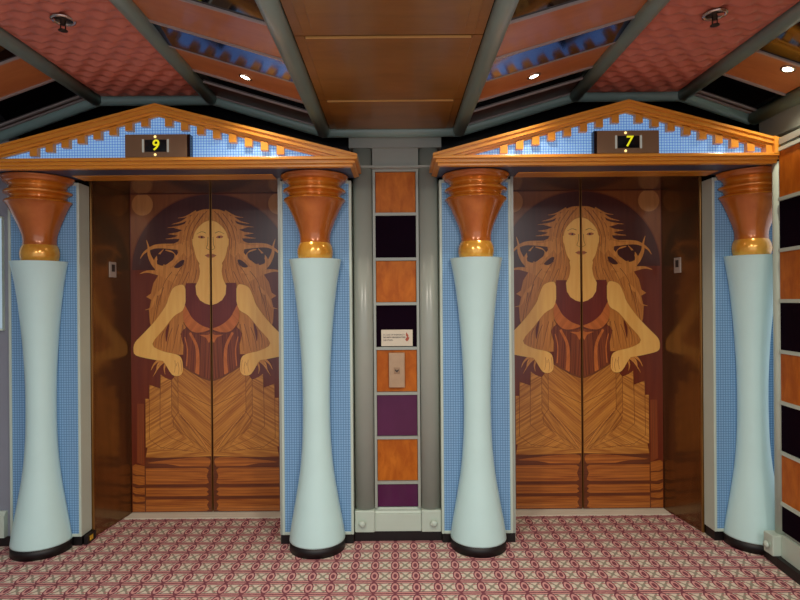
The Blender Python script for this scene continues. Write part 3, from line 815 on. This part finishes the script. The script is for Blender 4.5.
t = thing('pilaster', 'pale grey round pilaster ending the right side wall beside the outer column', 'pilaster', (1.885, 2.742, 0))
b = B(); bm_lathe(b, [(0.034, 0.15), (0.034, 1.963)], seg=24); obj('shaft', b, 'trim', t)
b = B(); bm_box(b, -0.075, 0.02, -0.036, 0.035, 0.0495, 0.1495, bev=0.005); obj('base_block', b, 'trim', t)
b = B(); bm_lathe(b, [(0.006, 0), (0.007, 0.006), (0.014, 0.010), (0.018, 0.016), (0.016, 0.022), (0.0001, 0.026)], seg=24)
o = obj('knob', b, 'trim', t, loc=(-0.075, -0.01, 0.100)); o.rotation_euler = (0, -PI/2, 0)
b = B(); bm_prism(b, [(wx(0.3) - 0.015, 0.3), (wx(0.3) + 0.008, 0.3), (wx(2.703) + 0.0075, 2.703), (wx(2.703) - 0.008, 2.703)], 0.05, 0.155, 'z')
struct(obj('trim_10', b, 'trim'), 'pale skirting along the right side wall')
b = B(); bm_prism(b, [(wx(0.3) - 0.004, 0.3), (wx(0.3) + 0.1, 0.3), (2.1, 2.82), (1.84, 2.82), (1.825, 2.70)], 0.0, 0.049, 'z')
struct(obj('trim_11', b, 'kick'), 'black kick board along the right side wall')

# far left: lit panel and skirting
t = thing('wall_screen', 'pale blue lit wall screen at the far left edge', 'screen', (-2.33, 3.0, 1.17))
box('frame', 'trim', -0.235, 0.222, -0.005, 0.015, -0.012, 0.60, parent=t)
box('display', 'poster', -0.225, 0.222, -0.012, -0.0055, 0.0, 0.59, parent=t)
b = B(); bm_prism(b, [(2.985, 0.053), (3.014, 0.053), (3.014, 0.19), (3.003, 0.19), (2.985, 0.17)], -2.545, -2.101, 'x')
struct(obj('trim_12', b, 'trim'), 'pale skirting of the wall at the far left')

# floor-number plaques on the bronze jambs
for X, s in ((-1.6685, 'left'), (1.6665, 'right')):
    sg = 1 if s == 'left' else -1
    Y = 3.293 if s == 'left' else 3.31
    t = thing('jamb_plaque', 'small pale plaque on the outer bronze jamb of the %s elevator' % s, 'plaque', (X, Y, 1.498), 'floor plaques on the jambs')
    t.rotation_euler = (0, 0, -sg*math.atan2(0.043, 0.35))
    box('plate', 'plaque', *sorted((-sg*0.0008, sg*0.006)), -0.030, 0.030, -0.045, 0.045, parent=t, bev=0.0015)
    box('window', 'ink', *sorted((sg*0.006, sg*0.0075)), -0.014, 0.014, -0.012, 0.030, parent=t)

# little black socket block at the foot of the left pier
t = thing('socket_block', 'small black block with yellow mark on the kick board left of the left elevator', 'socket', (-1.672, 3.055, 0.0))
box('body', 'kick', -0.022, 0.0, -0.04, 0.045, 0, 0.05, parent=t, bev=0.003)
box('mark', 'stickeryellow', 0.0005, 0.003, -0.02, 0.010, 0.016, 0.040, parent=t)

# sprinklers and spotlights in the ceiling
def sprinkler(x, y, label):
    t = thing('sprinkler', label, 'sprinkler', (x, y, 2.3835), 'ceiling sprinklers')
    b = B(); bm_lathe(b, [(0.043, 0.004), (0.046, 0.0), (0.043, -0.006), (0.034, -0.008), (0.031, -0.002), (0.030, 0.002)], seg=32); obj('escutcheon', b, 'chrome', t)
    b = B(); bm_lathe(b, [(0.0295, 0.002), (0.0295, -0.002), (0.010, -0.004), (0.008, -0.022), (0.0001, -0.022)], seg=24); obj('cup', b, 'darkmetal', t)
    b = B(); bm_lathe(b, [(0.0001, -0.040), (0.016, -0.041), (0.017, -0.043), (0.0001, -0.044)], seg=20)
    for k in (-1, 1): bm_box(b, k*0.009 - 0.0015, k*0.009 + 0.0015, -0.002, 0.002, -0.041, -0.003)
    obj('deflector', b, 'darkmetal', t)
sprinkler(-1.262, 2.135, 'round chrome sprinkler in the left quilted ceiling panel')
sprinkler(1.223, 2.135, 'round chrome sprinkler in the right quilted ceiling panel')

def spot(x, y, label, power=18.0, visible=True):
    z = cz(x); e = 0.06; tilt = math.atan2(cz(x + e) - cz(x - e), 2*e)
    t = thing('ceiling_spotlight', label, 'spotlight', (x, y, z - 0.0008), 'recessed ceiling spotlights')
    t.rotation_euler = (0, -tilt, 0)
    b = B(); bm_lathe(b, [(0.030, 0.0), (0.030, -0.004), (0.022, -0.005), (0.021, 0.0)], seg=32); obj('trim_ring', b, 'chrome', t)
    b = B(); bm_lathe(b, [(0.0205, 0.0), (0.0205, -0.002), (0.0001, -0.004)], seg=24); obj('lamp', b, 'lamp', t)
    ld = bpy.data.lights.new('spot_beam', 'SPOT'); ld.energy = power; ld.color = (1.0, 0.86, 0.68)
    ld.spot_size = 2.3; ld.spot_blend = 0.8; ld.shadow_soft_size = 0.02
    lo = bpy.data.objects.new('spot_beam', ld); C.objects.link(lo); lo.location = (x, y, z - 0.02)
SP = 11.0
spot(-0.665, 2.50, 'bright recessed spotlight in the wood strip left of the brown centre panels', SP)
spot(0.622, 2.50, 'bright recessed spotlight in the wood strip right of the brown centre panels', SP)
spot(1.757, 2.50, 'bright recessed spotlight in the wood strip at the far right', SP*0.8)

# the rest of the lobby's downlights, in the ceiling nearer the viewer and behind
def down(x, y, e, size=0.35, col=(1.0, 0.9, 0.78)):
    ld = bpy.data.lights.new('downlight', 'AREA'); ld.shape = 'DISK'; ld.size = size; ld.energy = e; ld.color = col
    lo = bpy.data.objects.new('downlight', ld); C.objects.link(lo); lo.location = (x, y, min(cz(x), 2.35) - 0.03)
for x in (-0.66, 0.66):
    down(x, 0.8, 20.0, 0.25); down(x*1.9, -0.4, 28.0)

# world: soft neutral light from the open lobby behind the viewer
w = bpy.data.worlds.new('lobby'); bpy.context.scene.world = w; w.use_nodes = True
bg = w.node_tree.nodes['Background']; bg.inputs[0].default_value = (0.80, 0.88, 1.0, 1); bg.inputs[1].default_value = 1.1

# ------------------------------------------------------------------ camera
cam = bpy.data.cameras.new('camera'); co = bpy.data.objects.new('camera', cam); C.objects.link(co)
cam.sensor_width = 36; cam.lens = FPX/800*36; cam.shift_x = 3.7/800; cam.shift_y = 1.0/800; cam.clip_start = 0.01
co.matrix_world = Matrix.Translation((0, 0, CAM_H)) @ Matrix.Rotation(PI/2, 4, 'X') @ Matrix.Rotation(-0.0082, 4, 'Z')
bpy.context.scene.camera = co
vs = bpy.context.scene.view_settings
vs.view_transform = 'Standard'; vs.look = 'None'; vs.gamma = 1.0; vs.exposure = 0.0; vs.use_curve_mapping = False
